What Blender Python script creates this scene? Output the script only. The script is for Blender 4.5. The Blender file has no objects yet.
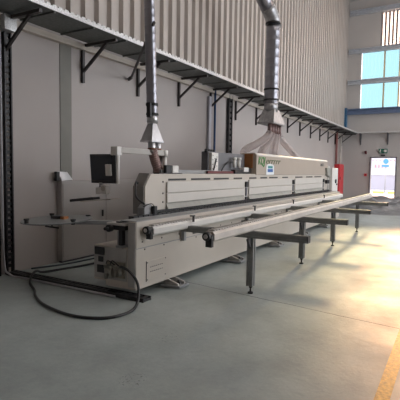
import bpy, math, random
from mathutils import Vector, Matrix, noise
random.seed(7)
COL = bpy.context.scene.collection
PI = math.pi

# ------------------------------------------------------------------ materials
MATS = {}
def nd(nt, t, **kw):
    n = nt.nodes.new(t)
    for k, v in kw.items(): setattr(n, k, v)
    return n

def mat(name, col, rough=.5, metal=0., var=.10, scale=6., bump=0., bscale=40., spec=.5, stretch=None):
    """principled material with a little procedural mottling of its own colour"""
    if name in MATS: return MATS[name]
    m = bpy.data.materials.new(name); m.use_nodes = True
    nt = m.node_tree; b = nt.nodes['Principled BSDF']
    b.inputs['Roughness'].default_value = rough
    b.inputs['Metallic'].default_value = metal
    b.inputs['Specular IOR Level'].default_value = spec
    tc = nd(nt, 'ShaderNodeTexCoord')
    mp = nd(nt, 'ShaderNodeMapping')
    if stretch: mp.inputs['Scale'].default_value = stretch
    nt.links.new(tc.outputs['Object'], mp.inputs['Vector'])
    nz = nd(nt, 'ShaderNodeTexNoise'); nz.inputs['Scale'].default_value = scale; nz.inputs['Detail'].default_value = 4
    nt.links.new(mp.outputs['Vector'], nz.inputs['Vector'])
    r = nd(nt, 'ShaderNodeValToRGB')
    r.color_ramp.elements[0].position = .3; r.color_ramp.elements[1].position = .7
    r.color_ramp.elements[0].color = (*[c*(1-var) for c in col], 1)
    r.color_ramp.elements[1].color = (*[min(1, c*(1+var)) for c in col], 1)
    nt.links.new(nz.outputs['Fac'], r.inputs['Fac'])
    nt.links.new(r.outputs['Color'], b.inputs['Base Color'])
    if bump:
        n2 = nd(nt, 'ShaderNodeTexNoise'); n2.inputs['Scale'].default_value = bscale
        nt.links.new(mp.outputs['Vector'], n2.inputs['Vector'])
        bp = nd(nt, 'ShaderNodeBump'); bp.inputs['Strength'].default_value = bump; bp.inputs['Distance'].default_value = .01
        nt.links.new(n2.outputs['Fac'], bp.inputs['Height']); nt.links.new(bp.outputs['Normal'], b.inputs['Normal'])
    MATS[name] = m
    return m

def sheet_mat(name, col, transp, tcol, em=0):
    m = bpy.data.materials.new(name); m.use_nodes = True
    nt = m.node_tree; nt.nodes.remove(nt.nodes['Principled BSDF']); out = nt.nodes['Material Output']
    tr = nd(nt, 'ShaderNodeBsdfTransparent'); tr.inputs['Color'].default_value = (*tcol, 1)
    tl = nd(nt, 'ShaderNodeBsdfTranslucent'); tl.inputs['Color'].default_value = (*col, 1)
    mx = nd(nt, 'ShaderNodeMixShader'); mx.inputs[0].default_value = transp
    nt.links.new(tl.outputs[0], mx.inputs[1]); nt.links.new(tr.outputs[0], mx.inputs[2])
    gl = nd(nt, 'ShaderNodeBsdfGlossy'); gl.inputs['Roughness'].default_value = .2
    m2 = nd(nt, 'ShaderNodeMixShader'); m2.inputs[0].default_value = .06
    nt.links.new(mx.outputs[0], m2.inputs[1]); nt.links.new(gl.outputs[0], m2.inputs[2])
    nt.links.new(m2.outputs[0], out.inputs['Surface'])
    MATS[name] = m
    return m

def floor_mat():
    m = bpy.data.materials.new('concrete_floor'); m.use_nodes = True
    nt = m.node_tree; L = nt.links; b = nt.nodes['Principled BSDF']
    tc = nd(nt, 'ShaderNodeTexCoord')
    def nz(scale, detail=5, rough=.55, vec=None):
        n = nd(nt, 'ShaderNodeTexNoise'); n.inputs['Scale'].default_value = scale
        n.inputs['Detail'].default_value = detail; n.inputs['Roughness'].default_value = rough
        L.new(vec or tc.outputs['Object'], n.inputs['Vector']); return n.outputs['Fac']
    def ramp(src, *st):
        r = nd(nt, 'ShaderNodeValToRGB'); e = r.color_ramp.elements
        while len(e) < len(st): e.new(.5)
        for i, (p, c) in enumerate(st): e[i].position = p; e[i].color = (*c, 1) if len(c) == 3 else c
        L.new(src, r.inputs['Fac']); return r.outputs['Color']
    def mix(f, a, c, typ='MIX'):
        x = nd(nt, 'ShaderNodeMix', data_type='RGBA', blend_type=typ)
        if isinstance(f, float): x.inputs[0].default_value = f
        else: L.new(f, x.inputs[0])
        for s, v in ((6, a), (7, c)):
            if isinstance(v, tuple): x.inputs[s].default_value = (*v, 1)
            else: L.new(v, x.inputs[s])
        return x.outputs[2]
    def mth(op, a, c=None):
        x = nd(nt, 'ShaderNodeMath', operation=op)
        for i, v in enumerate((a, c)):
            if v is None: continue
            if isinstance(v, (int, float)): x.inputs[i].default_value = v
            else: L.new(v, x.inputs[i])
        return x.outputs[0]
    base = ramp(nz(.55, 6), (.32, FLOOR_A), (.68, FLOOR_B))
    blot = ramp(nz(2.3, 7, .65), (.35, (.86, .86, .86)), (.65, (1.05, 1.05, 1.05)))
    c = mix(1.0, base, blot, 'MULTIPLY')
    fine = ramp(nz(22, 5, .7), (.3, (.92, .92, .92)), (.75, (1.04, 1.04, 1.04)))
    c = mix(1.0, c, fine, 'MULTIPLY')
    sep = nd(nt, 'ShaderNodeSeparateXYZ'); L.new(tc.outputs['Object'], sep.inputs[0])
    X, Y = sep.outputs[0], sep.outputs[1]
    wob = mth('MULTIPLY', mth('SUBTRACT', nz(1.6, 3), .5), .05)
    # construction joint running across the slab
    d = mth('ABSOLUTE', mth('ADD', mth('SUBTRACT', mth('SUBTRACT', X, 4.82), mth('MULTIPLY', Y, .146)), wob))
    jl = mth('LESS_THAN', d, .0075)
    c = mix(jl, c, (.06, .055, .05))
    # scattered dark scuffs
    def spot(cx, cy, rx, ry, thr, sc):
        u = mth('DIVIDE', mth('SUBTRACT', X, cx), rx); v = mth('DIVIDE', mth('SUBTRACT', Y, cy), ry)
        rr = mth('ADD', mth('MULTIPLY', u, u), mth('MULTIPLY', v, v))
        return mth('MULTIPLY', mth('LESS_THAN', rr, 1.), mth('GREATER_THAN', nz(sc, 3, .7), thr))
    c = mix(mth('MULTIPLY', spot(2.57, 2.06, .12, .10, .60, 46), .75), c, (.05, .045, .035))
    c = mix(mth('MULTIPLY', spot(3.42, 2.3, .12, .08, .60, 30), .5), c, (.09, .09, .08))
    c = mix(mth('MULTIPLY', mth('GREATER_THAN', nz(9, 4, .75), .735), .45), c, (.12, .12, .11))
    L.new(c, b.inputs['Base Color'])
    ro = ramp(nz(1.3, 6, .65), (.3, (.42,)*3), (.7, (.60,)*3))
    L.new(ro, b.inputs['Roughness'])
    b.inputs['Specular IOR Level'].default_value = .5
    h = mth('ADD', mth('MULTIPLY', nz(7, 6, .65), 1.), mth('MULTIPLY', nz(30, 4, .6), .25))
    h = mth('SUBTRACT', h, mth('MULTIPLY', jl, 2.))
    bp = nd(nt, 'ShaderNodeBump'); bp.inputs['Strength'].default_value = .4; bp.inputs['Distance'].default_value = .012
    L.new(h, bp.inputs['Height']); L.new(bp.outputs['Normal'], b.inputs['Normal'])
    return m
FLOOR_A = (.28, .315, .31); FLOOR_B = (.39, .43, .42)

M_floor = floor_mat()
M_wall = mat('mauve_wall_paint', (.40, .365, .35), .75, var=.05, scale=.6)
M_clad = mat('beige_cladding', (.41, .37, .34), .45, var=.07, scale=1.2, stretch=(1, 1, .25))
M_ledge = mat('cream_ledge', (.55, .50, .44), .6, var=.06)
M_pil = mat('olive_pilaster', (.19, .185, .165), .7, var=.08, scale=2)
M_ceil = mat('ceiling_sheet', (.45, .43, .40), .7)
M_steel = mat('galvanised_steel', (.34, .34, .35), .38, .75, var=.22, scale=14)
M_gal = mat('galvanised_lip', (.55, .55, .55), .45, .5, var=.25, scale=60)
M_shelf = mat('shaded_galvanised_tray', (.16, .17, .165), .55, .4, var=.2, scale=25)  # same galvanised tray as the lip, darkened for the shade on its underside
M_duct = mat('spiral_duct_steel', (.27, .27, .30), .3, .85, var=.06, scale=3)
M_hoodm = mat('bright_sheet_steel', (.58, .58, .60), .3, .8, var=.15, scale=10)
M_brk = mat('black_bracket_paint', (.035, .03, .03), .5, var=.2)
M_tray = mat('black_cable_tray', (.018, .018, .02), .5, var=.2)
M_black = mat('matt_black', (.014, .014, .016), .5, var=.2)
M_rubber = mat('black_rubber', (.012, .012, .013), .45, var=.2)
M_cream = mat('cream_machine_paint', (.50, .455, .40), .42, var=.03, scale=2.5)
M_cream2 = mat('pale_cover_paint', (.56, .53, .49), .4, var=.03, scale=2.5)
M_sign = mat('taupe_cover_paint', (.40, .34, .285), .42, var=.03, scale=2)
M_mgrey = mat('machine_grey', (.27, .275, .28), .5, var=.05)
M_mdark = mat('dark_grey_housing', (.10, .10, .11), .5, var=.1)
M_alu = mat('aluminium_extrusion', (.50, .48, .46), .38, .55, var=.08, scale=20)
M_aludark = mat('grey_anodised_extrusion', (.24, .245, .24), .42, .35, var=.1, scale=20)
M_white = mat('white_plastic', (.68, .66, .63), .4, var=.04)
M_cab = mat('cabinet_grey_paint', (.40, .375, .36), .5, var=.03, scale=2)
M_orange = mat('orange_amber_plastic', (.30, .115, .03), .4, var=.08)
M_red = mat('fire_red_paint', (.55, .02, .03), .35, var=.06)
M_redpipe = mat('dull_red_pipe', (.24, .09, .08), .5, var=.1)
M_blue = mat('blue_steel_paint', (.04, .14, .26), .45, var=.12)
M_bluepipe = mat('blue_air_pipe', (.015, .06, .17), .4, var=.1)
M_purlin = mat('purlin_grey_steel', (.50, .52, .56), .45, .2, var=.1, scale=8)
M_yel = mat('worn_yellow_paint', (.46, .27, .05), .5, var=.40, scale=34, bump=.3)
M_yellow = mat('yellow_paint', (.75, .60, .12), .5, var=.08)
M_green = mat('sign_green', (.015, .12, .08), .4, var=.05)
M_lettergreen = mat('letter_green', (.03, .20, .03), .4, var=.1)
M_letterolive = mat('letter_olive', (.09, .13, .05), .4, var=.1)
M_labelblue = mat('label_blue', (.03, .12, .40), .4, var=.1)
M_labelwhite = mat('label_white', (.72, .76, .78), .4, var=.02)
M_disc = mat('grey_tray_disc', (.15, .16, .16), .35, var=.06)
M_out = mat('pale_outdoor_paving', (.36, .32, .33), .8, var=.08, scale=.7)
M_outwall = mat('pale_lilac_barrier', (.30, .30, .36), .7, var=.04, scale=.5)
M_pink = mat('pink_mark', (.34, .21, .24), .6, var=.1)
M_sky = mat('sky_blue_sign', (.04, .20, .45), .5, var=.05)
M_mull = mat('sand_mullion', (.55, .42, .22), .5, var=.05)
def plastic_mat():
    m = mat('crumpled_polythene', (.17, .175, .185), .45, var=.25, scale=5, bump=.6, bscale=9); return m
M_poly = plastic_mat()
M_hose = sheet_mat('smoky_ribbed_hose', (.80, .74, .73), .45, (.96, .93, .92))
M_hosered = mat('reddish_hose', (.27, .17, .155), .4)
M_pane = sheet_mat('cyan_polycarbonate', (.01, .035, .045), .30, (.40, .66, .74))
M_pane2 = sheet_mat('clear_warm_polycarbonate', (.3, .25, .2), .5, (1., .93, .85))  # unseen panes, made clear and warm-tinted to let warm sun onto the floor
M_skyl = sheet_mat('white_rooflight', (.85, .85, .82), .3, (.9, .9, .9))
M_screen = mat('dark_screen', (.015, .02, .03), .2, var=.1)

# ------------------------------------------------------------------ mesh builder
class MB:
    def __init__(s): s.v = []; s.f = []; s.sm = []
    def add(s, vs, fs, smooth=False):
        o = len(s.v); s.v += [tuple(v) for v in vs]
        for f in fs: s.f.append(tuple(i+o for i in f)); s.sm.append(smooth)
        return s
    def box(s, x0, x1, y0, y1, z0, z1):
        x0, x1 = sorted((x0, x1)); y0, y1 = sorted((y0, y1)); z0, z1 = sorted((z0, z1))
        v = [(x0,y0,z0),(x1,y0,z0),(x1,y1,z0),(x0,y1,z0),(x0,y0,z1),(x1,y0,z1),(x1,y1,z1),(x0,y1,z1)]
        return s.add(v, [(0,3,2,1),(4,5,6,7),(0,1,5,4),(1,2,6,5),(2,3,7,6),(3,0,4,7)])
    def obox(s, c, size, rot):
        R = rot.to_3x3() if hasattr(rot, 'to_3x3') else rot
        c = Vector(c); a, b, d = [x/2 for x in size]
        v = [c + R @ Vector(p) for p in ((-a,-b,-d),(a,-b,-d),(a,b,-d),(-a,b,-d),(-a,-b,d),(a,-b,d),(a,b,d),(-a,b,d))]
        return s.add(v, [(0,3,2,1),(4,5,6,7),(0,1,5,4),(1,2,6,5),(2,3,7,6),(3,0,4,7)])
    def bar(s, p, q, w, h):
        p, q = Vector(p), Vector(q); d = (q-p)
        up = Vector((0,0,1)) if abs(d.normalized().z) < .95 else Vector((0,1,0))
        x = d.normalized(); y = up.cross(x).normalized(); z = x.cross(y)
        return s.obox((p+q)/2, (d.length, w, h), Matrix((x, y, z)).transposed())
    def prism(s, pts, ext):
        n = len(pts); e = Vector(ext); v = [Vector(p) for p in pts]
        nrm = Vector((0,0,0))
        for i in range(n): nrm += v[i].cross(v[(i+1) % n])
        if nrm.dot(e) > 0: v = v[::-1]
        vs = v + [p+e for p in v]
        fs = [tuple(range(n)), tuple(range(2*n-1, n-1, -1))]
        fs += [(i, i+n, (i+1) % n + n, (i+1) % n) for i in range(n)]
        return s.add(vs, fs)
    def tube(s, pts, r, seg=12, caps=True, smooth=True, squash=None):
        pts = [Vector(p) for p in pts]; n = len(pts)
        rs = r if isinstance(r, (list, tuple)) else [r]*n
        t0 = (pts[1]-pts[0]).normalized()
        u = t0.orthogonal().normalized() if abs(t0.z) < .95 else Vector((1,0,0)).cross(t0).cross(t0).normalized()*-1
        vs = []
        for i, p in enumerate(pts):
            t = ((pts[min(i+1,n-1)]-p).normalized() + (p-pts[max(i-1,0)]).normalized()).normalized() if 0 < i < n-1 else \
                (pts[1]-pts[0]).normalized() if i == 0 else (pts[-1]-pts[-2]).normalized()
            u = (u - t*u.dot(t)).normalized(); w = t.cross(u)
            for k in range(seg):
                a = 2*PI*k/seg
                vs.append(p + (u*math.cos(a) + w*math.sin(a))*rs[i])
        fs = [(i*seg+k, i*seg+(k+1) % seg, (i+1)*seg+(k+1) % seg, (i+1)*seg+k) for i in range(n-1) for k in range(seg)]
        s.add(vs, fs, smooth)
        if caps:
            o = len(s.v)-len(vs)
            s.f.append(tuple(o+k for k in range(seg))[::-1]); s.sm.append(False)
            s.f.append(tuple(o+(n-1)*seg+k for k in range(seg))); s.sm.append(False)
        return s
    def cyl(s, p, q, r, seg=16): return s.tube([p, q], r, seg)
    def frustum(s, c0, h0, c1, h1):
        """rectangle (half sizes h0) at c0 to rectangle h1 at c1"""
        v = [(c0[0]+a*h0[0], c0[1]+b*h0[1], c0[2]) for a, b in ((-1,-1),(1,-1),(1,1),(-1,1))]
        v += [(c1[0]+a*h1[0], c1[1]+b*h1[1], c1[2]) for a, b in ((-1,-1),(1,-1),(1,1),(-1,1))]
        return s.add(v, [(0,3,2,1),(4,5,6,7),(0,1,5,4),(1,2,6,5),(2,3,7,6),(3,0,4,7)])
    def build(s, name, m, parent=None, bevel=0, kind=None, label=None):
        me = bpy.data.meshes.new(name)
        off = WORLD.get(parent, Vector((0,0,0))) if parent else Vector((0,0,0))
        me.from_pydata([tuple(Vector(v)-off) for v in s.v], [], s.f)
        for p, sm in zip(me.polygons, s.sm): p.use_smooth = sm
        me.materials.append(m); me.update()
        o = bpy.data.objects.new(name, me); COL.objects.link(o)
        if parent: o.parent = parent; WORLD[o] = off
        if bevel:
            b = o.modifiers.new('bevel', 'BEVEL'); b.width = bevel; b.segments = 2; b.limit_method = 'ANGLE'; b.angle_limit = .6
            b.harden_normals = False
        if kind: o['kind'] = kind
        if label: o['label'] = label
        return o
WORLD = {}

def tag(o, label, cat, group=None, kind=None):
    o['label'] = label; o['category'] = cat
    if group: o['group'] = group
    if kind: o['kind'] = kind
    return o
def thing(name, label, cat, loc, group=None):
    o = bpy.data.objects.new(name, None); COL.objects.link(o)
    o.location = loc; o.empty_display_size = .2; WORLD[o] = Vector(loc)
    return tag(o, label, cat, group)
def struct(name, mb, m, bevel=0): return mb.build(name, m, None, bevel, 'structure')
def smoothpath(pts, n=8):
    P = [Vector(p) for p in pts]; out = []
    for i in range(len(P)-1):
        a, b, c, d = P[max(i-1,0)], P[i], P[i+1], P[min(i+2,len(P)-1)]
        for k in range(n):
            t = k/n
            out.append(.5*((2*b)+(c-a)*t+(2*a-5*b+4*c-d)*t*t+(3*b-a-3*c+d)*t**3))
    return out + [P[-1]]
def text_mesh(name, body, size, origin, xdir, zdir, m, parent, shear=0, depth=.004, sx=1., bold=.004):
    cu = bpy.data.curves.new('txt', 'FONT'); cu.body = body; cu.size = size; cu.extrude = depth; cu.shear = shear; cu.offset = bold
    ob = bpy.data.objects.new('txt', cu); COL.objects.link(ob)
    dg = bpy.context.evaluated_depsgraph_get(); me = bpy.data.meshes.new_from_object(ob.evaluated_get(dg))
    COL.objects.unlink(ob); bpy.data.objects.remove(ob)
    x = Vector(xdir).normalized(); y = Vector(zdir).normalized(); z = x.cross(y)
    off = WORLD.get(parent, Vector((0,0,0))); og = Vector(origin)
    for v in me.vertices: v.co = og + x*v.co.x*sx + y*v.co.y + z*v.co.z - off
    me.name = name; me.materials.clear(); me.materials.append(m)
    o = bpy.data.objects.new(name, me); COL.objects.link(o)
    if parent: o.parent = parent; WORLD[o] = off
    return o

# ------------------------------------------------------------------ the hall
XE = 26.3; YW = 5.8; XR = -7.; YR = -9.; ZC = 11.2
struct('floor', MB().box(XR-.2, XE+.2, YR-.2, YW+.2, -.15, 0), M_floor)
struct('wall_left', MB().box(XR, XE+.2, YW, YW+.2, 0, ZC), M_wall)
struct('wall_rear', MB().box(XR-.2, XR, YR, YW+.2, 0, ZC), M_wall)
w = MB()      # right hand wall, out of view; roller-door and high openings added for ambient light
w.box(XR, 8, YR-.2, YR, 0, 5.2); w.box(20, XE+.2, YR-.2, YR, 0, 5.2)
w.box(XR, XE+.2, YR-.2, YR, 8.8, ZC); w.box(XR, XE+.2, YR-.2, YR, 4.9, 5.2); w.box(XR, 5, YR-.2, YR, 5.2, 8.8)
for X in (-7, -1, 5.5, 12, 18.5, 25.3): w.box(X, X+.5, YR-.2, YR, 5.2, 8.8)
struct('wall_right', w, M_wall)
# end wall with doorway, window band and a ribbed band above it
DY0, DY1, DZ = 2.93, 4.20, 2.42
WY0, WY1, WZ0, WZ1, WZ2, WZ3 = -6.0, 4.93, 5.15, 8.32, 8.45, 10.35
LY1 = 3.98
w = MB()
w.box(XE, XE+.2, DY1, YW, 0, WZ0); w.box(XE, XE+.2, DY0, DY1, DZ, WZ0); w.box(XE, XE+.2, YR, DY0, 0, WZ0)
w.box(XE, XE+.2, WY1, YW, WZ0, ZC); w.box(XE, XE+.2, YR, WY0, WZ0, ZC)
w.box(XE, XE+.2, WY0, WY1, WZ1, WZ2); w.box(XE, XE+.2, WY0, WY1, WZ3, ZC)
w.box(XE, XE+.2, LY1, WY1, WZ2, WZ3)
struct('wall_end', w, mat('end_wall_paint', (.44, .415, .40), .75, var=.05, scale=.6))
w = MB()      # ceiling with rooflight slots
sl = [(2, 3.2), (7, 8.2), (12, 13.2), (17, 18.2), (22, 23.2)]
xs = [XR] + [v for p in sl for v in p] + [XE+.2]
for i in range(0, len(xs), 2): w.box(xs[i], xs[i+1], YR, YW+.2, ZC, ZC+.15)
for a, b in sl: w.box(a, b, YR, -6, ZC, ZC+.15); w.box(a, b, 3, YW+.2, ZC, ZC+.15)
struct('ceiling', w, M_ceil)
for i, (a, b) in enumerate(sl):
    struct('window_%d' % (i+10), MB().box(a, b, -6, 3, ZC+.05, ZC+.06), M_skyl)

# corrugated cladding above the shelf
w = MB(); pitch = .335; z0, z1 = 3.86, ZC
prof = []; x = XR+.01
while x < XE-.02:
    for dx, dy in ((0, 0), (.135, 0), (.165, .08), (.305, .08), (.335, 0)):
        if dx < .335: prof.append((min(x+dx, XE), 5.68+dy))
    x += pitch
vs = []; fs = []
for (px, py) in prof: vs += [(px, py, z0), (px, py, z1)]
for i in range(len(prof)-1): fs.append((2*i, 2*i+2, 2*i+3, 2*i+1))
n = len(vs)
for (px, py) in prof: vs += [(px, py+.004, z0), (px, py+.004, z1)]
for i in range(len(prof)-1): fs.append((n+2*i+1, n+2*i+3, n+2*i+2, n+2*i))
w.add(vs, fs); struct('trim_1', w, M_clad)
struct('trim_2', MB().box(XR, XE, 5.70, 5.8, 3.66, 3.75), M_ledge)
struct('trim_3', MB().box(5.27, 5.52, 5.788, 5.8, 0, 3.66), M_pil)
# purlins and beams on the end wall
def purlin(y0, y1, z, h, d):
    w = MB(); w.box(XE-d, XE, y0, y1, z+h*.32, z+h*.5).box(XE-d, XE, y0, y1, z-h*.5, z-h*.32).box(XE-d*.35, XE-d*.2, y0, y1, z-h*.4, z+h*.4)
    return w
for i, z in enumerate((10.5, 8.38, 6.66)):
    struct('trim_%d' % (4+i), purlin(YR, 5.62, z, .26, .2), M_purlin)
struct('trim_7', purlin(YR, 5.62, 5.02, .32, .24), mat('blue_grey_beam', (.15, .20, .32), .45, .3))
struct('trim_8', MB().box(XE-.24, XE, 5.58, 5.74, 3.95, 5.25), M_blue, .01)
struct('trim_9', MB().box(XE-.06, XE, DY0-.06, DY0, 0, DZ+.06).box(XE-.06, XE, DY1, DY1+.06, 0, DZ+.06).box(XE-.06, XE, DY0-.06, DY1+.06, DZ, DZ+.06),
       mat('grey_door_frame', (.16, .15, .17), .5))
# window panes, each a thin wavy sheet between mullions
ys = [4.93, 3.72, 2.95, 1.15, -.15, -1.45, -2.75, -4.05, -5.2, -6.0]
for i in range(len(ys)-1):
    y1, y0 = ys[i], ys[i+1]
    for j, (za, zb) in enumerate(((WZ0, 6.62), (6.70, WZ1))):
        w = MB(); vs = []; fs = []; N = 30
        for k in range(N+1):
            y = y0+.03+(y1-y0-.06)*k/N; xx = XE+.10+.012*math.cos(k*PI/2.5)
            vs += [(xx, y, za), (xx, y, zb)]
        fs = [(2*k, 2*k+1, 2*k+3, 2*k+2) for k in range(N)]
        w.add(vs, fs); struct('window_%d' % (20+2*i+j), w, M_pane if i < 2 else M_pane2)
w = MB()
for y in ys[1:-1]: w.box(XE+.02, XE+.16, y-.035, y+.035, WZ0, WZ1)
struct('trim_10', w, M_mull)
w = MB(); w2 = MB(); y = LY1
while y > WY0:
    w.box(XE+.04, XE+.10, y-.10, y, WZ2, WZ3); w2.box(XE+.06, XE+.07, y-.19, y-.10, WZ2, WZ3); y -= .19
struct('trim_11', w, mat('grey_rib', (.22, .19, .19), .6)); struct('window_40', w2, M_skyl)
# worn yellow line
struct('trim_12', MB().box(-6, 12, .335, .435, 0, .002), M_yel)

# ------------------------------------------------------------------ outside the doorway
struct('trim_20', MB().box(XE+.2, 90, -40, 45, -.2, -.02), M_out)
t = thing('street_barrier', 'pale lilac barrier wall with white rail seen through the doorway', 'barrier', (40, 5, 0))
MB().box(40, 40.2, -6, 14, .15, 1.42).build('panel', M_outwall, t)
MB().box(39.95, 40.25, -6, 14, 1.42, 1.78).build('top_rail', mat('white_rail', (.55, .55, .55), .5), t)
tag(MB().box(37.0, 37.3, 4.9, 5.7, 0, .14).box(37.0, 37.3, 3.2, 4.6, 0, .14).build('kerb_block', M_yellow), 'yellow painted kerb outside the doorway in front of the barrier', 'kerb')
t = thing('round_sign', 'light blue sign on thin pole seen through the doorway', 'sign', (38.2, 4.97, 0))
MB().cyl((38.2, 4.97, 0), (38.2, 4.97, 2.45), .03).build('pole', M_mgrey, t)
MB().cyl((38.15, 4.97, 2.52), (38.19, 4.97, 2.52), .2, 24).build('upper_disc', M_sky, t)
MB().box(38.13, 38.17, 4.74, 5.26, 2.08, 2.24).build('lower_plate', M_sky, t)
t = thing('site_hoarding', 'white hoarding with faint pink marks behind the barrier outside', 'hoarding', (47, 6, 0))
MB().box(47, 47.2, -8, 16, 0, 3.4).build('panel', mat('white_hoarding', (.36, .37, .43), .7, var=.03), t)
w = MB()
for k in range(4):
    y = 7.0-k*.32; w.box(46.97, 47, y, y+.14, 2.1, 2.42)
for k in range(9):
    y = 7.6-k*.33; w.box(46.97, 47, y, y+.1, 2.78, 2.9)
w.build('lettering', M_pink, t, kind='stuff')

struct('trim_21', MB().box(XE+.2, XE+4.6, 2.0, 5.2, 2.72, 2.82), M_purlin)   # unseen canopy, added to keep direct sun off the doorway

# ------------------------------------------------------------------ wall shelf and its brackets
t = thing('wall_shelf', 'long perforated galvanised walkway tray on black brackets along the corrugated wall', 'shelf', (4, 5.7, 3.78))
w = MB().box(-1, XE-.05, 4.97, 5.70, 3.79, 3.81)
w.build('deck', M_shelf, t)
# lip with real saw-tooth slots along its top
w = MB(); w.box(-1, XE-.05, 4.955, 4.97, 3.79, 3.845)
x = -1
while x < XE-.1:
    w.box(x, x+.07, 4.955, 4.97, 3.845, 3.868); x += .11
w.build('front_lip', M_gal, t)
w = MB(); x = -1
for k in range(36): MB().box(x+k*.775, x+k*.775+.03, 4.97, 5.70, 3.765, 3.79).build('cross_rib', M_shelf, t)
bx0 = None
for k in range(-2, 15):
    X = 4.22+1.553*k
    w = MB()
    w.box(X-.025, X+.025, 5.745, 5.795, 3.10, 3.76)
    w.box(X-.025, X+.025, 5.0, 5.745, 3.715, 3.762)
    w.bar((X, 5.755, 3.30), (X, 5.22, 3.72), .04, .045)
    w.build('bracket', M_brk, t)

# galvanised tray carried round the end wall
t = thing('end_wall_tray', 'thin galvanised cable tray on small brackets across the end wall', 'cable tray', (XE-.3, 3, 3.78))
MB().box(XE-.42, XE-.02, -5, 4.95, 3.78, 3.80).box(XE-.42, XE-.41, -5, 4.95, 3.8, 3.87).build('tray', M_gal, t)
for y in (4.79, 3.37, 1.95, .5):
    w = MB(); w.box(XE-.06, XE, y-.03, y+.03, 3.16, 3.78); w.box(XE-.4, XE-.06, y-.03, y+.03, 3.73, 3.78)
    w.bar((XE-.04, y, 3.35), (XE-.34, y, 3.74), .04, .04)
    w.build('bracket', M_mdark, t)

# ------------------------------------------------------------------ vertical cable trays and pipes
t = thing('cable_tray', 'black ladder cable tray dropping down the left wall and crossing the floor to the machine', 'cable tray', (4.23, 5.7, 0))
w = MB()
for xx in (4.185, 4.29): w.box(xx-.010, xx+.010, 5.72, 5.78, .0, 3.62)
z = .1
while z < 3.6: w.box(4.185, 4.29, 5.75, 5.765, z, z+.05); z += .085
w.build('riser', M_tray, t)
w = MB()
for xx in (4.17, 4.305): w.box(xx-.012, xx+.012, 3.18, 5.72, .0, .05)
y = 3.2
while y < 5.7: w.box(4.17, 4.305, y, y+.05, .035, .045); y += .085
w.box(4.18, 4.295, 3.18, 5.7, .004, .03)
w.build('floor_run', M_tray, t)
MB().box(4.10, 4.30, 5.60, 5.79, 3.55, 3.765).build('top_elbow', M_gal, t, label='bright galvanised elbow at the top')
t = tag(MB().tube(smoothpath([(4.12, 5.74, 3.7), (4.12, 5.74, 1.5), (4.12, 5.72, .25), (4.13, 5.6, .03), (4.13, 5.2, .02), (4.13, 3.6, .02)], 6), .014).build('conduit', mat('pale_conduit', (.42, .42, .45), .4)), 'pale grey conduit running down the left wall beside the black cable tray', 'conduit')
tag(MB().tube([(4.07, 5.75, 3.7), (4.07, 5.75, 0)], .02).build('power_cable', M_rubber), 'thick black cable running straight down the wall at the far left', 'cable')
t = thing('cable_tray', 'dark ladder cable tray on the wall behind the taupe machine cover', 'cable tray', (11.6, 5.7, 0))
w = MB()
for xx in (11.43, 11.62): w.box(xx-.02, xx+.02, 5.70, 5.78, .0, 3.75)
z = .1
while z < 3.7: w.box(11.43, 11.62, 5.72, 5.74, z, z+.10); z += .16
w.build('riser', M_tray, t)
tag(MB().tube([(10.55, 5.7, 3.75), (10.55, 5.7, 0)], .03).build('air_pipe', M_bluepipe), 'blue air pipe dropping from the shelf behind the machine', 'pipe')
tag(MB().box(10.28, 10.40, 5.72, 5.78, 0, 3.55).build('cable_duct', mat('pale_trunking', (.44, .44, .50), .5)), 'pale plastic trunking on the wall beside the blue air pipe', 'trunking')
tag(MB().tube([(24.35, 5.68, 3.85), (24.35, 5.68, 2.05)], .06).build('riser_pipe', M_redpipe), 'dull red pipe rising from the fire hose cabinet', 'pipe')
tag(MB().tube([(25.35, 5.68, 3.78), (25.35, 5.68, 2.3), (25.2, 5.66, 2.05)], .05).build('riser_pipe', mat('cream_pipe', (.5, .46, .42), .5)), 'cream pipe in the wall corner above the fire hose cabinet', 'pipe')

# fire hose cabinet
t = thing('fire_hose_cabinet', 'tall red fire hose cabinet on the wall near the corner', 'cabinet', (25, 5.65, .32))
MB().box(24.5, 25.55, 5.52, 5.798, .32, 2.04).build('body', M_red, t, .015)
MB().box(24.56, 25.49, 5.50, 5.52, .95, 1.98).box(24.56, 25.49, 5.50, 5.52, .38, .9).build('door', M_red, t, .008)
MB().box(24.6, 24.66, 5.48, 5.5, 1.2, 1.34).build('handle', M_black, t)
# exit sign
t = thing('exit_sign', 'small green exit sign with running man above the doorway', 'sign', (26.2, 3.6, 2.68))
MB().box(26.22, 26.28, 3.36, 3.82, 2.68, 2.93).build('housing', M_green, t, .006)
w = MB()
def ysl(y0, z0, y1, z1, wd): w.bar((26.212, y0, z0), (26.212, y1, z1), .012, wd)
w.cyl((26.20, 3.72, 2.885), (26.216, 3.72, 2.885), .021, 12)
ysl(3.715, 2.86, 3.735, 2.79, .035); ysl(3.735, 2.79, 3.70, 2.75, .022); ysl(3.70, 2.75, 3.71, 2.70, .02)
ysl(3.735, 2.79, 3.765, 2.74, .022); ysl(3.765, 2.74, 3.795, 2.73, .018); ysl(3.71, 2.855, 3.675, 2.82, .016); ysl(3.72, 2.85, 3.765, 2.83, .016)
w.build('running_figure', M_white, t)
MB().box(26.206, 26.218, 3.40, 3.52, 2.74, 2.88).box(26.206, 26.218, 3.52, 3.60, 2.79, 2.815).build('door_pictogram', M_white, t)
tag(MB().box(26.24, 26.3, 3.48, 3.70, 2.53, 2.61).build('name_plate', M_black, bevel=.005), 'small black plate between the exit sign and the door head', 'plate')
tag(MB().cyl((26.18, 4.49, 2.76), (26.3, 4.49, 2.76), .065).box(26.24, 26.3, 4.44, 4.54, 2.64, 2.76).build('alarm_sounder', mat('maroon_plastic', (.10, .015, .02), .4)), 'dark round alarm sounder high on the wall left of the doorway', 'alarm')
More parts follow.
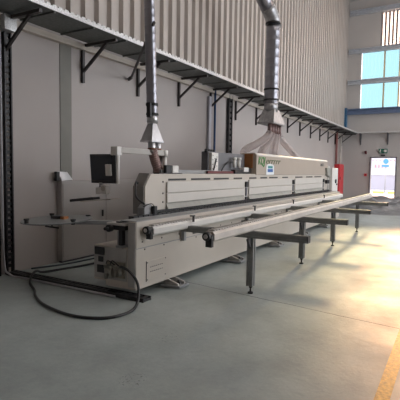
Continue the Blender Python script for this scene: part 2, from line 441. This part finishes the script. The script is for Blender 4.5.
t = thing('fire_call_point', 'small red fire alarm call point on the wall left of the doorway', 'call point', (26.25, 4.46, 1.4))
MB().box(26.22, 26.3, 4.39, 4.53, 1.40, 1.55).build('box', M_red, t, .01)
MB().box(26.21, 26.22, 4.43, 4.49, 1.45, 1.51).build('press_plate', M_black, t)

# ------------------------------------------------------------------ plastic sheeting heap
w = MB(); NX, NY = 46, 60; vs = []; fs = []
for i in range(NX+1):
    for j in range(NY+1):
        u, v = i/NX, j/NY
        x = 18.2+6.9*u; y = -.6+5.6*v
        x += .35*math.sin(v*9)*(1-u)
        edge = min(u, 1-u)*5; edge = min(1, edge)*min(1, min(v, 1-v)*7)
        r = noise.fractal(Vector((x*.9, y*1.3, 3)), 1, 2, 4)
        ridg = abs(noise.noise(Vector((x*2.2, y*2.6, 9))))
        z = edge*(.10+.22*u+.18*max(0, r+.25)+.18*ridg)
        vs.append((x+.1*noise.noise(Vector((x*3, y*3, 1))), y+.1*noise.noise(Vector((x*3, y*3, 5))), z+.004))
for i in range(NX):
    for j in range(NY):
        a = i*(NY+1)+j; fs.append((a, a+NY+1, a+NY+2, a+1))
w.add(vs, fs, True)
tag(w.build('plastic_sheeting', M_poly), 'heap of crumpled grey plastic sheeting on the floor before the doorway', 'plastic sheet')

# ------------------------------------------------------------------ electrical cabinet by the wall
t = thing('electrical_cabinet', 'shallow light grey electrical cabinet against the wall behind the monitor', 'cabinet', (6.2, 5.7, 0))
MB().box(5.19, 7.3, 5.68, 5.79, .03, 1.385).build('body', M_cab, t, .008)
MB().box(5.21, 6.24, 5.668, 5.68, .10, 1.35).build('door', M_cab, t, .004)
MB().box(6.26, 7.28, 5.668, 5.68, .10, 1.35).build('door', M_cab, t, .004)
MB().box(6.14, 6.17, 5.65, 5.668, .72, .84).build('handle', M_black, t)
MB().box(5.21, 7.28, 5.70, 5.78, 0, .05).build('plinth', M_mdark, t)
t = thing('paper_stack', 'white curled paper sheets standing on top of the electrical cabinet', 'paper', (5.12, 5.5, 1.40))
w = MB(); vs = []; tl, tr, br, bl = (5.14, 1.545), (5.35, 1.535), (5.45, 1.40), (5.21, 1.387)
for k, yo in ((0, 0), (1, .015)):
    for i in range(9):
        a = i/8; b = .03*math.sin(a*PI)
        vs += [(bl[0]+(br[0]-bl[0])*a, 5.69+yo+b, bl[1]+(br[1]-bl[1])*a), (tl[0]+(tr[0]-tl[0])*a, 5.72+yo+b, tl[1]+(tr[1]-tl[1])*a)]
n = 18
fs = [(2*i, 2*i+2, 2*i+3, 2*i+1) for i in range(8)] + [(n+2*i+1, n+2*i+3, n+2*i+2, n+2*i) for i in range(8)]
fs += [(2*i+1, 2*i+3, n+2*i+3, n+2*i+1) for i in range(8)] + [(2*i, n+2*i, n+2*i+2, 2*i+2) for i in range(8)] + [(0, 1, n+1, n), (16, n+16, n+17, 17)]
w.add(vs, fs); w.build('sheets', mat('white_paper', (.86, .87, .90), .6, var=.02), t)
MB().box(5.10, 5.16, 5.69, 5.75, 1.387, 1.54).build('black_clip', M_black, t)

# ------------------------------------------------------------------ the edge banding machine
YF = 3.34; XA = 4.22; XZ = 15.0
m = thing('edge_banding_machine', 'long cream edge banding machine with lidded covers and a conveyor', 'machine', (9.6, 3.9, 0))
w = MB()
w.prism([(XA, YF, .11), (XA, 3.83, .11), (XA, 3.83, .62), (XA, YF, .62)], (XZ-XA, 0, 0))
w.prism([(XA, 3.83, .17), (XA, 4.03, .17), (XA, 4.03, .62), (XA, 3.83, .62)], (XZ-XA, 0, 0))
body = w.build('base', M_cream, m, .006)
MB().box(XA+.002, XZ, YF, 3.47, .625, .955).build('front_beam', M_cream, m, .006)
MB().box(XA+.02, XZ, YF+.01, 3.60, .955, .962).build('beam_top', M_mgrey, m)
MB().box(XA-.012, XA, YF+.01, 3.46, .14, .95).build('end_plate', mat('plain_grey_plate', (.36, .35, .34), .45), m, .003)
MB().box(XA-.008, XA, 3.48, 4.02, .20, .61).build('end_plate', mat('plain_grey_plate', (.36, .35, .34), .45), m, .003)
MB().box(5.0, XZ, 3.75, 3.95, .62, .97).build('inner_frame', M_mgrey, m)
MB().box(7.2, XZ, 4.10, 4.5, .17, 1.535).build('rear_frame', M_mgrey, m)
MB().box(4.35, XZ, 3.47, 3.75, .62, .80).build('inner_tray', M_mgrey, m)
# screws along front panels
w = MB()
for k in range(26):
    X = XA+.12+k*.42
    for z in (.70, .60): w.cyl((X+(.05 if z < .65 else 0), YF-.004, z), (X+(.05 if z < .65 else 0), YF+.002, z), .011, 8)
w.build('panel_screws', M_black, m, kind='stuff')
w = MB()
for k in range(6):
    X = 5.55+k*1.7; w.box(X, X+.16, YF-.003, YF+.002, .655, .695)
w.build('panel_slots', M_black, m, kind='stuff')
# seam between beam and base
MB().box(XA, XZ, YF-.001, YF+.001, .618, .628).build('seam_strip', M_mgrey, m)
# access panel with engraved rows
p = MB().box(4.42, 4.86, YF-.007, YF, .18, .44).build('access_panel', M_cream, m, .003)
w = MB()
for r_, z in ((0, .35), (1, .29)):
    for k in range(7): w.box(4.50+k*.042, 4.525+k*.042, YF-.010, YF-.007, z, z+.008)
w.box(4.42, 4.426, YF-.009, YF, .18, .44)
for a in (4.44, 4.84):
    for z in (.20, .42): w.cyl((a, YF-.011, z), (a, YF-.006, z), .009, 8)
w.build('engraving', M_mdark, p, kind='stuff')
# feet
def foot(X):
    f = MB().prism([(X-.16, 3.42, .012), (X+.16, 3.42, .012), (X+.14, 3.14, .012), (X-.10, 3.14, .012)], (0, 0, .03)).build('foot', M_mgrey, m, .003)
    for dx in (-.10, .06):
        MB().prism([(X+dx, YF+.06, .04), (X+dx, 3.17, .04), (X+dx, 3.17, .07), (X+dx, YF-.02, .115), (X+dx, YF+.06, .115)], (.03, 0, 0)).build('gusset', M_alu, f)
    MB().cyl((X, 3.22, .04), (X, 3.22, .10), .018, 10).cyl((X, 3.22, .06), (X, 3.22, .08), .034, 6).build('jack_bolt', M_black, f)
    MB().cyl((X, 3.22, 0), (X, 3.22, .014), .06, 16).build('pad', M_black, f)
for X in (5.0, 6.95, 8.9, 10.85, 12.8): foot(X)
# end face: sockets and pneumatic unit
for i, (y0, y1, z0, z1) in enumerate(((3.84, 4.0, .50, .60), (3.86, 3.94, .41, .48), (3.83, 3.96, .27, .37))):
    f = MB().box(XA-.022, XA-.008, y0, y1, z0, z1).build('socket_panel', M_black, m, .003)
p = MB().box(XA-.03, XA-.008, 3.50, 3.80, .24, .44).build('pneumatic_unit', mat('pale_brass', (.30, .28, .23), .4, .5), m, .003)
w = MB()
for i, y in enumerate((3.76, 3.69, 3.60, 3.54)):
    w.cyl((XA-.07, y, .22+.02*i), (XA-.07, y, .36), .024, 10); w.cyl((XA-.07, y, .36), (XA-.07, y, .40), .030, 8)
w.cyl((XA-.07, 3.52, .39), (XA-.07, 3.79, .39), .014, 8); w.cyl((XA-.09, 3.73, .33), (XA-.05, 3.73, .33), .035, 12)
w.build('filter_bowls', mat('dull_nickel', (.28, .27, .24), .35, .6), p)
w = MB(); w.tube(smoothpath([(XA-.07, 3.76, .41), (XA-.10, 3.70, .46), (XA-.07, 3.62, .41)], 6), .007, 6); w.tube(smoothpath([(XA-.07, 3.69, .41), (XA-.11, 3.62, .47), (XA-.07, 3.55, .40)], 6), .007, 6)
w.build('air_tubes', M_black, p)
# infeed table, its post and hand knob
p = MB().box(4.18, 5.0, 3.48, 3.78, .90, .93).build('infeed_table', M_alu, m, .004)
MB().box(4.22, 4.98, 3.60, 3.66, .93, .945).build('guide_strip', M_black, p)
p = MB().box(4.21, 4.27, 3.55, 3.61, .64, .90).box(4.20, 4.28, 3.50, 3.70, .84, .90).build('table_post', M_black, m, .004)
MB().box(4.18, 4.30, 3.53, 3.63, .62, .65).build('post_foot', M_mgrey, p)
MB().cyl((4.14, 3.72, .86), (4.20, 3.72, .86), .045, 12).cyl((4.08, 3.72, .86), (4.14, 3.72, .86), .02, 10).build('hand_knob', M_black, p)
# conveyor: track, chain pads, presser beam
MB().box(4.95, XZ, 3.47, 3.60, .80, .955).build('conveyor_bed', M_alu, m, .004)
w = MB(); X = 4.5
for k in range(96):
    w.box(X+k*.11, X+k*.11+.09, 3.605, 3.69, .93, .985)
w.build('chain_pads', M_black, m, kind='stuff')
MB().box(4.9, XZ, 3.70, 3.745, .86, .955).build('chain_guide', M_mgrey, m)
MB().box(4.95, XZ, 3.69, 3.75, .97, .995).build('presser_rail', M_alu, m, .003)
# front roller rail
r = MB().prism([(4.41, 3.335, .775), (4.41, 3.235, .775), (4.41, 3.215, .80), (4.41, 3.215, .865), (4.41, 3.235, .89), (4.41, 3.335, .89)], (10.5, 0, 0)).build('roller_rail', M_white, m, .005)
w = MB()
for k in range(160): w.cyl((4.47+k*.065, 3.24, .893), (4.47+k*.065, 3.325, .893), .018, 8)
w.build('rollers', M_alu, r, kind='stuff')
w = MB().box(4.36, 4.41, 3.225, 3.30, .735, .86).cyl((4.32, 3.275, .85), (4.38, 3.275, .85), .05, 20)
w.build('end_bracket', M_black, r, .004)
MB().cyl((4.31, 3.275, .85), (4.32, 3.275, .85), .024, 12).build('end_wheel_hub', M_alu, r)
# main cover
Y0 = 3.75; Y1 = 4.10
w = MB().prism([(4.93, Y0, .97), (4.93, Y0, 1.36), (5.06, Y0, 1.535), (14.95, Y0, 1.535), (14.95, Y0, .97)], (0, .20, 0))
w.box(7.2, 14.95, Y0+.2, Y1, .97, 1.53)
w.build('main_cover', M_cream, m, .008)
w = MB().prism([(4.915, Y0+.02, .97), (4.915, Y0+.02, 1.36), (5.05, Y0+.02, 1.545), (5.06, Y0+.02, 1.53), (4.93, Y0+.02, 1.355), (4.93, Y0+.02, .97)], (0, .18, 0))
w.build('cover_side', mat('cover_grey_edge', (.21, .20, .19), .5), m)
segs = [(5.44, 8.18), (8.44, 11.18), (11.47, 14.25)]
for a, b in segs:
    for z0, z1, nm in ((1.105, 1.245, 'lower_lid'), (1.255, 1.415, 'upper_lid')):
        MB().box(a, b, Y0-.03, Y0, z0, z1).build(nm, M_cream2, m, .006)
    w = MB().prism([(a, Y0-.005, 1.10), (a, Y0-.055, 1.0), (a, Y0, 1.0), (a, Y0, 1.10)], (b-a, 0, 0))
    w.build('chip_guard', mat('grey_green_guard', (.30, .30, .27), .5), m)
    w = MB(); X = a+.06
    while X < b-.4:
        l = random.uniform(.35, .8); w.box(X, min(X+l, b-.05), Y0-.006, Y0+.002, 1.435, 1.465); X += l+random.uniform(.12, .4)
    w.build('vent_slots', M_black, m, kind='stuff')
for X in (8.31, 11.32, 14.36):
    h = MB().box(X-.10, X+.10, Y0-.012, Y0, .99, 1.42).build('hinge_column', M_cream2, m)
    MB().box(X-.055, X+.055, Y0-.05, Y0-.012, 1.27, 1.38).box(X-.05, X+.05, Y0-.04, Y0-.012, 1.0, 1.07).build('hinge', M_black, h, .005)
    MB().box(X-.03, X+.03, Y0-.03, Y0-.012, 1.09, 1.26).build('hinge_bar', M_mdark, h)
w = MB()
for z in (1.42, 1.25, 1.12): w.cyl((5.36, Y0-.006, z), (5.36, Y0+.002, z), .014, 8)
w.build('cover_screws', M_black, m)
MB().box(5.0, XZ, Y0-.06, Y0+.0, .985, 1.014).build('cover_foot', M_black, m)
# infeed head with black wheel at cover end
p = MB().prism([(4.80, 3.66, .935), (4.80, 3.66, 1.07), (4.86, 3.66, 1.12), (4.96, 3.66, 1.12), (5.0, 3.66, 1.05), (5.0, 3.66, .935)], (0, .12, 0)).build('infeed_head', M_mgrey, m, .005)
MB().box(4.955, 5.02, 3.60, 3.66, .97, 1.09).build('bumper', M_black, p, .006)
MB().cyl((4.76, 3.70, .955), (4.82, 3.70, .955), .03).build('guide_wheel', M_black, p)
MB().tube(smoothpath([(4.86, 3.70, 1.12), (4.80, 3.80, 1.22), (4.86, 3.86, 1.36), (4.90, 3.88, 1.42), (4.93, 3.88, 1.40)], 6), .014, 8).build('feed_cable', M_black, p)
MB().tube(smoothpath([(4.80, 3.68, 1.09), (4.90, 3.62, 1.13), (4.99, 3.63, 1.08)], 6), .006, 6).build('thin_wire', M_black, p)
# top edge units
p = MB().box(7.16, 8.79, 4.0, 4.14, 1.535, 1.95).build('motor_housing', mat('slate_housing', (.14, .14, .15), .5), m, .006)
q = MB().box(7.20, 7.46, 3.94, 4.0, 1.57, 1.93).build('valve_panel', M_white, p, .004)
w = MB()
for k in range(10): w.box(7.23+.08*(k % 3), 7.245+.08*(k % 3), 3.932, 3.94, 1.62+.028*k, 1.635+.028*k)
w.tube(smoothpath([(7.26, 3.93, 1.60), (7.29, 3.92, 1.70), (7.36, 3.93, 1.82)], 5), .012, 6)
w.build('wiring', M_black, q)
w = MB()
for X in (7.14, 7.24, 7.33, 7.42): w.cyl((X, 4.03, 1.93), (X, 4.03, 1.99), .03, 10)
w.build('connector', M_black, q)
MB().tube(smoothpath([(7.6, 3.95, 1.58), (7.75, 3.95, 1.70), (8.0, 3.96, 1.77), (8.15, 3.97, 1.76)], 6), .014, 8).build('loom', M_black, p)
for X in (8.12, 8.34):
    MB().cyl((X, 3.92, 1.66), (X, 3.92, 1.82), .035, 12).cyl((X, 3.92, 1.82), (X, 3.92, 1.87), .05, 12).build('air_regulator', M_white, p)
MB().box(8.05, 8.6, 3.86, 3.96, 1.54, 1.62).build('regulator_base', M_black, p)
MB().box(8.42, 8.66, 3.84, 3.92, 1.58, 1.67).build('regulator_block', M_white, p)
MB().box(8.795, 8.815, 3.81, 4.0, 1.66, 1.965).build('amber_side_panel', M_orange, p, .004, label='amber brown panel at the end of the sign cover')
MB().box(8.6, 8.81, 3.86, 4.0, 1.535, 1.655).build('dark_recess', M_black, p)
w = MB()
w.box(5.6, 8.8, 3.95, 3.99, 1.535, 1.60)
w.build('top_rail', M_mgrey, m)
MB().box(7.0, 8.75, 3.90, 3.94, 1.54, 1.59).build('red_rail', mat('dark_red_rail', (.14, .03, .03), .5), m)
# motor by the left duct
p = MB().box(5.64, 5.80, 3.88, 3.94, 1.535, 1.67).build('black_motor', M_black, m, .01)
MB().box(5.80, 5.97, 3.87, 3.95, 1.55, 1.665).build('white_motor_cap', M_white, p, .006)
MB().box(5.40, 6.05, 3.85, 3.95, 1.535, 1.55).build('motor_plate', M_black, p)
# sign cover
p = MB().prism([(8.82, Y0-.02, 1.515), (8.82, Y0-.02, 1.94), (8.82, Y0+.03, 1.985), (8.82, 4.10, 1.985), (8.82, 4.10, 1.515)], (6.0, 0, 0)).build('sign_cover', M_sign, m, .01)
MB().prism([(8.82, Y0-.024, 1.95), (8.82, Y0+.028, 1.992), (8.82, Y0+.10, 1.995), (8.82, Y0+.10, 1.985), (8.82, Y0+.03, 1.98), (8.82, Y0-.02, 1.935)], (6.0, 0, 0)).build('top_trim', M_white, p)
text_mesh('large_lettering', 'KQJ', .24, (8.89, Y0-.024, 1.745), (1, 0, 0), (0, 0, 1), M_lettergreen, p, .30, .003, .95)
text_mesh('small_lettering', 'errrrr', .20, (9.32, Y0-.024, 1.77), (1, 0, 0), (0, 0, 1), M_letterolive, p, .35, .003, 1.9, 0)
text_mesh('end_mark', 'MCC', .11, (13.95, Y0-.024, 1.79), (1, 0, 0), (0, 0, 1), M_mdark, p, 0, .002, 1.6)
pts = [(9.38, Y0-.026, 1.52), (9.38, Y0-.026, 1.70)]
for k in range(9):
    a = PI-k*PI/8; pts.append((9.62+.24*math.cos(a), Y0-.026, 1.70+.07*math.sin(a)))
pts.append((9.86, Y0-.026, 1.52))
lb = MB().prism(pts, (0, .005, 0)).build('arched_label', M_labelwhite, p)
MB().box(9.46, 9.78, Y0-.030, Y0-.026, 1.58, 1.65).build('blue_band', M_labelblue, lb)
MB().box(9.48, 9.76, Y0-.030, Y0-.026, 1.665, 1.72).build('teal_band', mat('label_teal', (.03, .25, .25), .4), lb)
# end cabinet at the far end
p = MB().box(14.95, 15.05, 3.72, 4.45, .12, 1.80).box(15.0, 15.8, 3.60, 4.45, .12, 1.74).build('outfeed_cabinet', M_white, m, .01)
MB().prism([(14.52, 3.66, 1.74), (14.98, 3.66, 1.74), (14.98, 3.66, 1.42), (14.62, 3.66, 1.50)], (0, .5, 0)).build('grey_shroud', mat('grey_green_guard', (.30, .30, .27), .5), p, .01)
MB().cyl((15.45, 3.57, 1.29), (15.45, 3.60, 1.29), .07, 16).cyl((15.6, 3.57, 1.18), (15.6, 3.60, 1.18), .03, 10).build('push_button', M_black, p)
MB().box(14.62, 14.9, 3.66, 3.74, 1.22, 1.34).build('black_latch', M_black, m, .006)
# boom that carries the operator panel
p = MB().cyl((5.72, 3.97, 1.535), (5.72, 3.97, 1.80), .035, 14).cyl((5.72, 3.97, 1.80), (5.72, 3.97, 1.90), .05, 14).build('boom_post', M_white, m)
MB().bar((5.72, 3.97, 1.855), (5.03, 4.37, 1.88), .08, .085).build('boom_arm', M_white, p, .01)
MB().box(4.98, 5.09, 4.30, 4.43, 1.80, 1.93).cyl((5.02, 4.32, 1.80), (5.02, 4.32, 1.38), .027, 12).build('drop_tube', M_white, p, .008)
# edge tape tray
p = MB().bar((4.55, 4.0, .875), (4.05, 4.95, .86), .10, .05).build('tape_tray_arm', M_mgrey, m, .004)
cx, cy, cz, cr = 4.12, 4.60, .905, .46
MB().tube([(cx, cy, cz), (cx-.0006, cy+.0002, cz+.012)], cr, 48, True, False).build('tape_disc', M_disc, p)
for a in (2.95, 4.45, 1.0, -.45):
    X, Y = cx+(cr-.03)*math.cos(a), cy+(cr-.03)*math.sin(a)
    MB().cyl((X, Y, cz-.02), (X, Y, cz+.05), .026, 12).cyl((X, Y, cz+.03), (X, Y, cz+.05), .034, 8).build('clamp_knob', M_black, p)
MB().box(4.12, 4.20, 4.58, 4.72, cz+.012, cz+.05).build('tape_guide', M_black, p)
MB().box(4.14, 4.22, 4.49, 4.56, cz+.014, cz+.05).build('orange_guide', M_orange, p)
MB().cyl((4.12, 4.70, .80), (4.12, 4.70, .9), .012).cyl((4.05, 4.75, .82), (4.17, 4.62, .79), .012).build('release_lever', M_black, p)

# ------------------------------------------------------------------ operator monitor and keyboard
def rz(a): return Matrix.Rotation(a, 3, 'Z')
t = thing('monitor', 'black flat monitor with white box on it hanging from the machine boom', 'monitor', (5.05, 4.62, 1.38))
A = Matrix.Rotation(math.radians(4), 3, 'Z') @ Matrix.Rotation(math.radians(-5), 3, 'Y')
c = Vector((5.05, 4.62, 1.60))
def lo(x, y, z): return c + A @ Vector((x, y, z))
MB().obox(lo(0, 0, 0), (.05, .48, .44), A).build('casing', M_black, t, .008)
MB().obox(lo(-.028, .02, .01), (.006, .40, .36), A).build('screen', M_screen, t)
MB().obox(lo(-.05, -.125, -.015), (.04, .095, .17), A).build('white_box', M_white, t, .006)
MB().obox(lo(.0, -.20, .24), (.05, .05, .10), A).build('bracket', M_black, t)
MB().obox(lo(-.02, .05, -.25), (.05, .05, .08), A).build('neck', M_mgrey, t)
MB().obox(lo(-.03, .07, -.33), (.10, .10, .10), A).obox(lo(-.03, -.03, -.31), (.10, .10, .13), A).build('pivot_mount', M_white, t, .008)
w = MB().cyl(lo(-.09, -.03, -.29), lo(-.07, -.03, -.29), .04, 16)
w.build('pivot_cap', M_cream, t)
t = thing('keyboard', 'black keyboard on pale tray below the monitor', 'keyboard', (5.0, 4.85, 1.1))
MB().obox((4.98, 4.95, 1.125), (.17, .46, .04), rz(.05) @ Matrix.Rotation(-.12, 3, 'X')).build('key_board', M_black, t, .004)
w = MB()
for i in range(4):
    for j in range(14): w.obox(Vector((4.98-.055+.036*i, 4.95-.20+.03*j, 1.141+(-.2+.03*j)*-.12)), (.028, .024, .008), rz(.05))
w.build('keys', M_mdark, t, kind='stuff')
MB().obox((5.0, 4.66, 1.125), (.22, .60, .015), rz(.05) @ Matrix.Rotation(-.10, 3, 'X')).build('tray', M_cream, t, .003)

# ------------------------------------------------------------------ outer roller support frame
t = thing('roller_support_frame', 'long outer roller rail on four grey extrusion legs beside the machine', 'support frame', (9.3, 2.27, 0))
r = MB().prism([(4.14, 2.33, .825), (4.14, 2.24, .825), (4.14, 2.215, .85), (4.14, 2.215, .915), (4.14, 2.24, .94), (4.14, 2.33, .94)], (10.3, 0, 0)).build('outer_rail', mat('rail_taupe_white', (.55, .51, .47), .4, .1), t, .005)
w = MB()
for k in range(157): w.cyl((4.20+k*.065, 2.24, .943), (4.20+k*.065, 2.32, .943), .018, 8)
w.build('rollers', M_alu, r, kind='stuff')
MB().box(4.09, 4.14, 2.225, 2.30, .775, .91).cyl((4.05, 2.275, .895), (4.11, 2.275, .895), .046, 20).build('end_bracket', M_black, r, .004)
MB().cyl((4.04, 2.275, .895), (4.05, 2.275, .895), .024, 12).build('end_wheel_hub', M_alu, r)
def extr(w, p, q, s):   # T-slot extrusion: core and four corner bars
    p, q = Vector(p), Vector(q); d = (q-p).normalized()
    up = Vector((0,0,1)) if abs(d.z) < .9 else Vector((1,0,0)); y = up.cross(d).normalized(); z = d.cross(y)
    w.bar(p, q, s*.80, s*.80)
    for a in (-1, 1):
        for b in (-1, 1):
            o = y*a*s*.34 + z*b*s*.34
            w.bar(p+o, q+o, s*.32, s*.32)
for X in (5.26, 7.46, 9.68, 12.38):
    w = MB(); extr(w, (X, 3.33, .777), (X, 1.52, .777), .088)
    cb = w.build('crossbeam', M_aludark, t)
    w = MB(); w.box(X+.045, X+.075, 3.18, 3.20, .87, .96).box(X-.01, X+.075, 3.17, 3.21, .95, .965)
    w.build('rail_clamp', M_black, cb)
    MB().box(X-.05, X+.05, 1.512, 1.52, .735, .82).build('end_cap', M_black, cb)
    MB().box(X-.03, X+.03, 3.29, 3.335, .60, .735).build('wall_bracket', M_mgrey, cb)
    w = MB(); extr(w, (X, 2.27, .10), (X, 2.27, .733), .088)
    lg = w.build('leg', M_aludark, t)
    for s in (-1, 1):
        MB().prism([(X+s*.044, 2.255, .733), (X+s*.13, 2.255, .733), (X+s*.13, 2.255, .71), (X+s*.044, 2.255, .60)], (0, .03, 0)).build('gusset', M_mdark, lg)
    MB().cyl((X, 2.27, .02), (X, 2.27, .10), .012, 8).cyl((X, 2.27, 0), (X, 2.27, .02), .035, 14).cyl((X, 2.27, .075), (X, 2.27, .10), .022, 6).build('levelling_foot', M_black, lg)

# ------------------------------------------------------------------ extraction ducts
def ribbed(path, r, step, bump=.004, seg=24):
    """spiral/ribbed duct along a polyline"""
    P = [Vector(p) for p in path]; pts = []; rs = []
    for i in range(len(P)-1):
        L = (P[i+1]-P[i]).length; n = max(1, int(L/step))
        for k in range(n):
            a = P[i].lerp(P[i+1], k/n); d = (P[i+1]-P[i])/n
            for f, rr in ((0, r), (.80, r), (.86, r+bump), (.94, r+bump)):
                pts.append(a+d*f); rs.append(rr)
    pts.append(P[-1]); rs.append(r)
    return MB().tube(pts, rs, seg)
t = thing('extraction_duct', 'slim spiral steel extraction duct dropping to the left end of the machine', 'duct', (5.55, 4.12, 1.55))
Lx, Ly = 5.60, 4.13
ribbed([(5.40, 4.14, 6.2), (Lx-.0, Ly, 2.40)], .083, .12, .002).build('duct_pipe', M_duct, t)
MB().tube([(Lx-.01, Ly, 2.58), (Lx-.01, Ly, 2.62)], .097, 20).tube([(Lx, Ly, 2.44), (Lx, Ly, 2.47)], .097, 20).box(Lx-.12, Lx-.08, Ly-.05, Ly+.02, 2.40, 2.62).build('pipe_clamp', M_black, t)
MB().frustum((Lx, Ly, 2.04), (.15, .11), (Lx, Ly, 2.31), (.05, .05)).box(Lx-.155, Lx+.155, Ly-.115, Ly+.115, 2.02, 2.045).cyl((Lx, Ly, 2.32), (Lx, Ly, 2.44), .085, 20).build('transition_hood', M_hoodm, t)
for dx in (-.075, .075):
    s_ = MB().cyl((Lx+dx, Ly-.05, 1.86), (Lx+dx, Ly-.05, 2.02), .058, 16).build('spigot', M_hoodm, t)
    MB().tube([(Lx+dx, Ly-.05, 1.90), (Lx+dx, Ly-.05, 1.93)], .064, 16).build('hose_clip', mat('copper_brown', (.20, .10, .07), .4, .3), s_)
ribbed(smoothpath([(Lx-.05, Ly-.05, 1.90), (Lx-.02, Ly-.06, 1.78), (Lx+.02, Ly-.08, 1.66), (Lx+.07, Ly-.1, 1.545)], 4), .075, .03, .003, 16).build('flexible_hose', M_hosered, t)
ribbed(smoothpath([(Lx+.10, Ly-.05, 1.90), (Lx+.12, Ly-.04, 1.78), (Lx+.13, Ly-.02, 1.66), (Lx+.14, Ly, 1.545)], 4), .07, .03, .003, 16).build('flexible_hose', mat('grey_hose', (.20, .18, .17), .5), t)

t = thing('extraction_duct', 'wide spiral steel extraction duct bending down to five hoses over the taupe cover', 'duct', (10.8, 4.1, 2.0))
Rx, Ry, Rr = 10.58, 4.12, .175
zt = 5.25
ribbed([(Rx+.03, Ry, zt), (Rx, Ry, 3.28)], Rr, .20, .003, 24).build('duct_pipe', M_duct, t)
for z in (zt-.02, 3.36, 3.62): 
    MB().tube([(Rx, Ry, z), (Rx, Ry, z+.04)], Rr+.016, 24).build('pipe_clamp', M_black, t)
el = [(Rx+.03, Ry, zt)]
for k in range(1, 6):
    a = k/5*math.radians(58)
    el.append((Rx+.03-.42*(1-math.cos(a)), Ry+.02*k, zt+.02+.42*math.sin(a)))
MB().tube(el, Rr+.004, 24).build('elbow', M_steel, t)
e = Vector(el[-1]); d = Vector((-math.sin(math.radians(58)), .06, math.cos(math.radians(58))))
ribbed([e, e+d*3.2], Rr, .20, .003, 24).build('rising_duct', M_duct, t)
MB().frustum((Rx+.09, Ry, 2.80), (.43, .21), (Rx+.02, Ry, 3.14), (.16, .15)).box(Rx-.35, Rx+.53, Ry-.215, Ry+.215, 2.77, 2.81).cyl((Rx, Ry, 3.08), (Rx, Ry, 3.34), Rr, 24).build('transition_hood', M_steel, t)
targets = [(9.05, 4.15), (9.95, 4.1), (10.85, 4.15), (11.1, 4.15), (12.9, 4.15)]
for k in range(5):
    X = Rx-.25+k*.165
    s_ = MB().cyl((X, Ry-.08, 2.50), (X, Ry-.08, 2.78), .055, 14).build('spigot', mat('brown_spigot', (.15, .09, .085), .45, .3), t)
    tx, ty = targets[k]
    P = smoothpath([(X, Ry-.08, 2.54), (X+(tx-X)*.10, Ry-.07, 2.44), (X+(tx-X)*.45, Ry-.03, 2.26), (X+(tx-X)*.85, ty, 2.10), (tx, ty, 1.985)], 5)
    ribbed(P, .085, .035, .005, 16).build('flexible_hose', M_hose, t)
tag(MB().tube([(7.0, 5.68, 3.42), (5.45, 4.0, 3.78)], .024, 10).tube([(7.0, 5.76, 3.38), (7.0, 5.68, 3.42)], .035, 10).build('stay_rod', M_brk), 'dark diagonal stay rod bracing the slim duct back to the wall', 'rod')

# ------------------------------------------------------------------ cables on the floor
P = smoothpath([(4.14, 3.52, .40), (4.10, 3.45, .41), (4.07, 3.30, .37), (4.10, 3.22, .24), (4.05, 3.17, .08), (3.88, 3.10, .018), (3.64, 3.08, .018), (3.44, 3.2, .018), (3.34, 3.54, .018), (3.43, 4.04, .018), (3.60, 4.4, .018), (3.79, 4.66, .018), (3.98, 4.98, .03), (4.15, 5.14, .092), (4.33, 5.26, .092), (4.5, 5.34, .03), (4.8, 5.3, .018), (5.3, 5.2, .018), (6.2, 5.15, .018), (6.9, 4.9, .018)], 7)
tag(MB().tube(P, .017, 10).build('air_hose', M_rubber), 'black hose looping over the floor from the machine end to the cabinet', 'hose')
P = smoothpath([(4.6, 5.72, .015), (5.2, 5.54, .012), (6.0, 5.48, .012), (6.6, 5.45, .012)], 6)
tag(MB().tube(P, .014, 8).build('floor_cable', mat('slate_cable', (.03, .045, .055), .5)), 'slate blue cable along the floor at the foot of the electrical cabinet', 'cable')

# ------------------------------------------------------------------ light
W = bpy.data.worlds.new('sky'); bpy.context.scene.world = W; W.use_nodes = True
bg = W.node_tree.nodes['Background']; bg.inputs[0].default_value = (.93, .955, 1.0, 1); bg.inputs[1].default_value = 2.4
s = bpy.data.lights.new('sun', 'SUN'); s.energy = 7.; s.color = (1, .50, .24); s.angle = math.radians(6)
so = bpy.data.objects.new('sun', s); COL.objects.link(so)
d = Vector((-1, -.115, -math.tan(math.radians(21)))).normalized()
so.rotation_euler = d.to_track_quat('-Z', 'Y').to_euler(); so.location = (40, 6, 12)
def portal(loc, direction, sx, sy):
    l = bpy.data.lights.new('portal', 'AREA'); l.shape = 'RECTANGLE'; l.size = sx; l.size_y = sy; l.cycles.is_portal = True
    o = bpy.data.objects.new('portal', l); COL.objects.link(o); o.location = loc
    o.rotation_euler = Vector(direction).to_track_quat('-Z', 'Z').to_euler()
portal((XE+.25, -.53, 6.74), (-1, 0, 0), 10.95, 3.2)
portal((XE+.25, 3.565, 1.21), (-1, 0, 0), 1.3, 2.45)
portal((14, YR-.25, 2.45), (0, 1, 0), 12, 4.9); portal((15.5, YR-.25, 7), (0, 1, 0), 21, 3.6)
for a, b in sl: portal(((a+b)/2, -1.5, ZC+.2), (0, 0, -1), b-a, 9)

# ------------------------------------------------------------------ camera
cam = bpy.data.cameras.new('camera'); cam.sensor_width = 36; cam.lens = 36*441/400; cam.clip_end = 300
co = bpy.data.objects.new('camera', cam); COL.objects.link(co)
ax = Vector((257, 26, -441)).normalized(); u = Vector((1, -.015, 0)); az = u.cross(ax).normalized()
if az.y < 0: az = -az
ay = az.cross(ax)
R = Matrix((ax, ay, az))
co.matrix_world = Matrix.Translation((0, 0, 1.6)) @ R.to_4x4()
sc = bpy.context.scene; sc.camera = co
sc.view_settings.view_transform = 'Standard'; sc.view_settings.look = 'None'; sc.view_settings.gamma = 1
sc.view_settings.use_curve_mapping = False; sc.view_settings.exposure = 1.0
sc.cycles.use_denoising = True; sc.cycles.max_bounces = 10; sc.cycles.diffuse_bounces = 6; sc.cycles.transparent_max_bounces = 16
sc.cycles.sample_clamp_indirect = 8
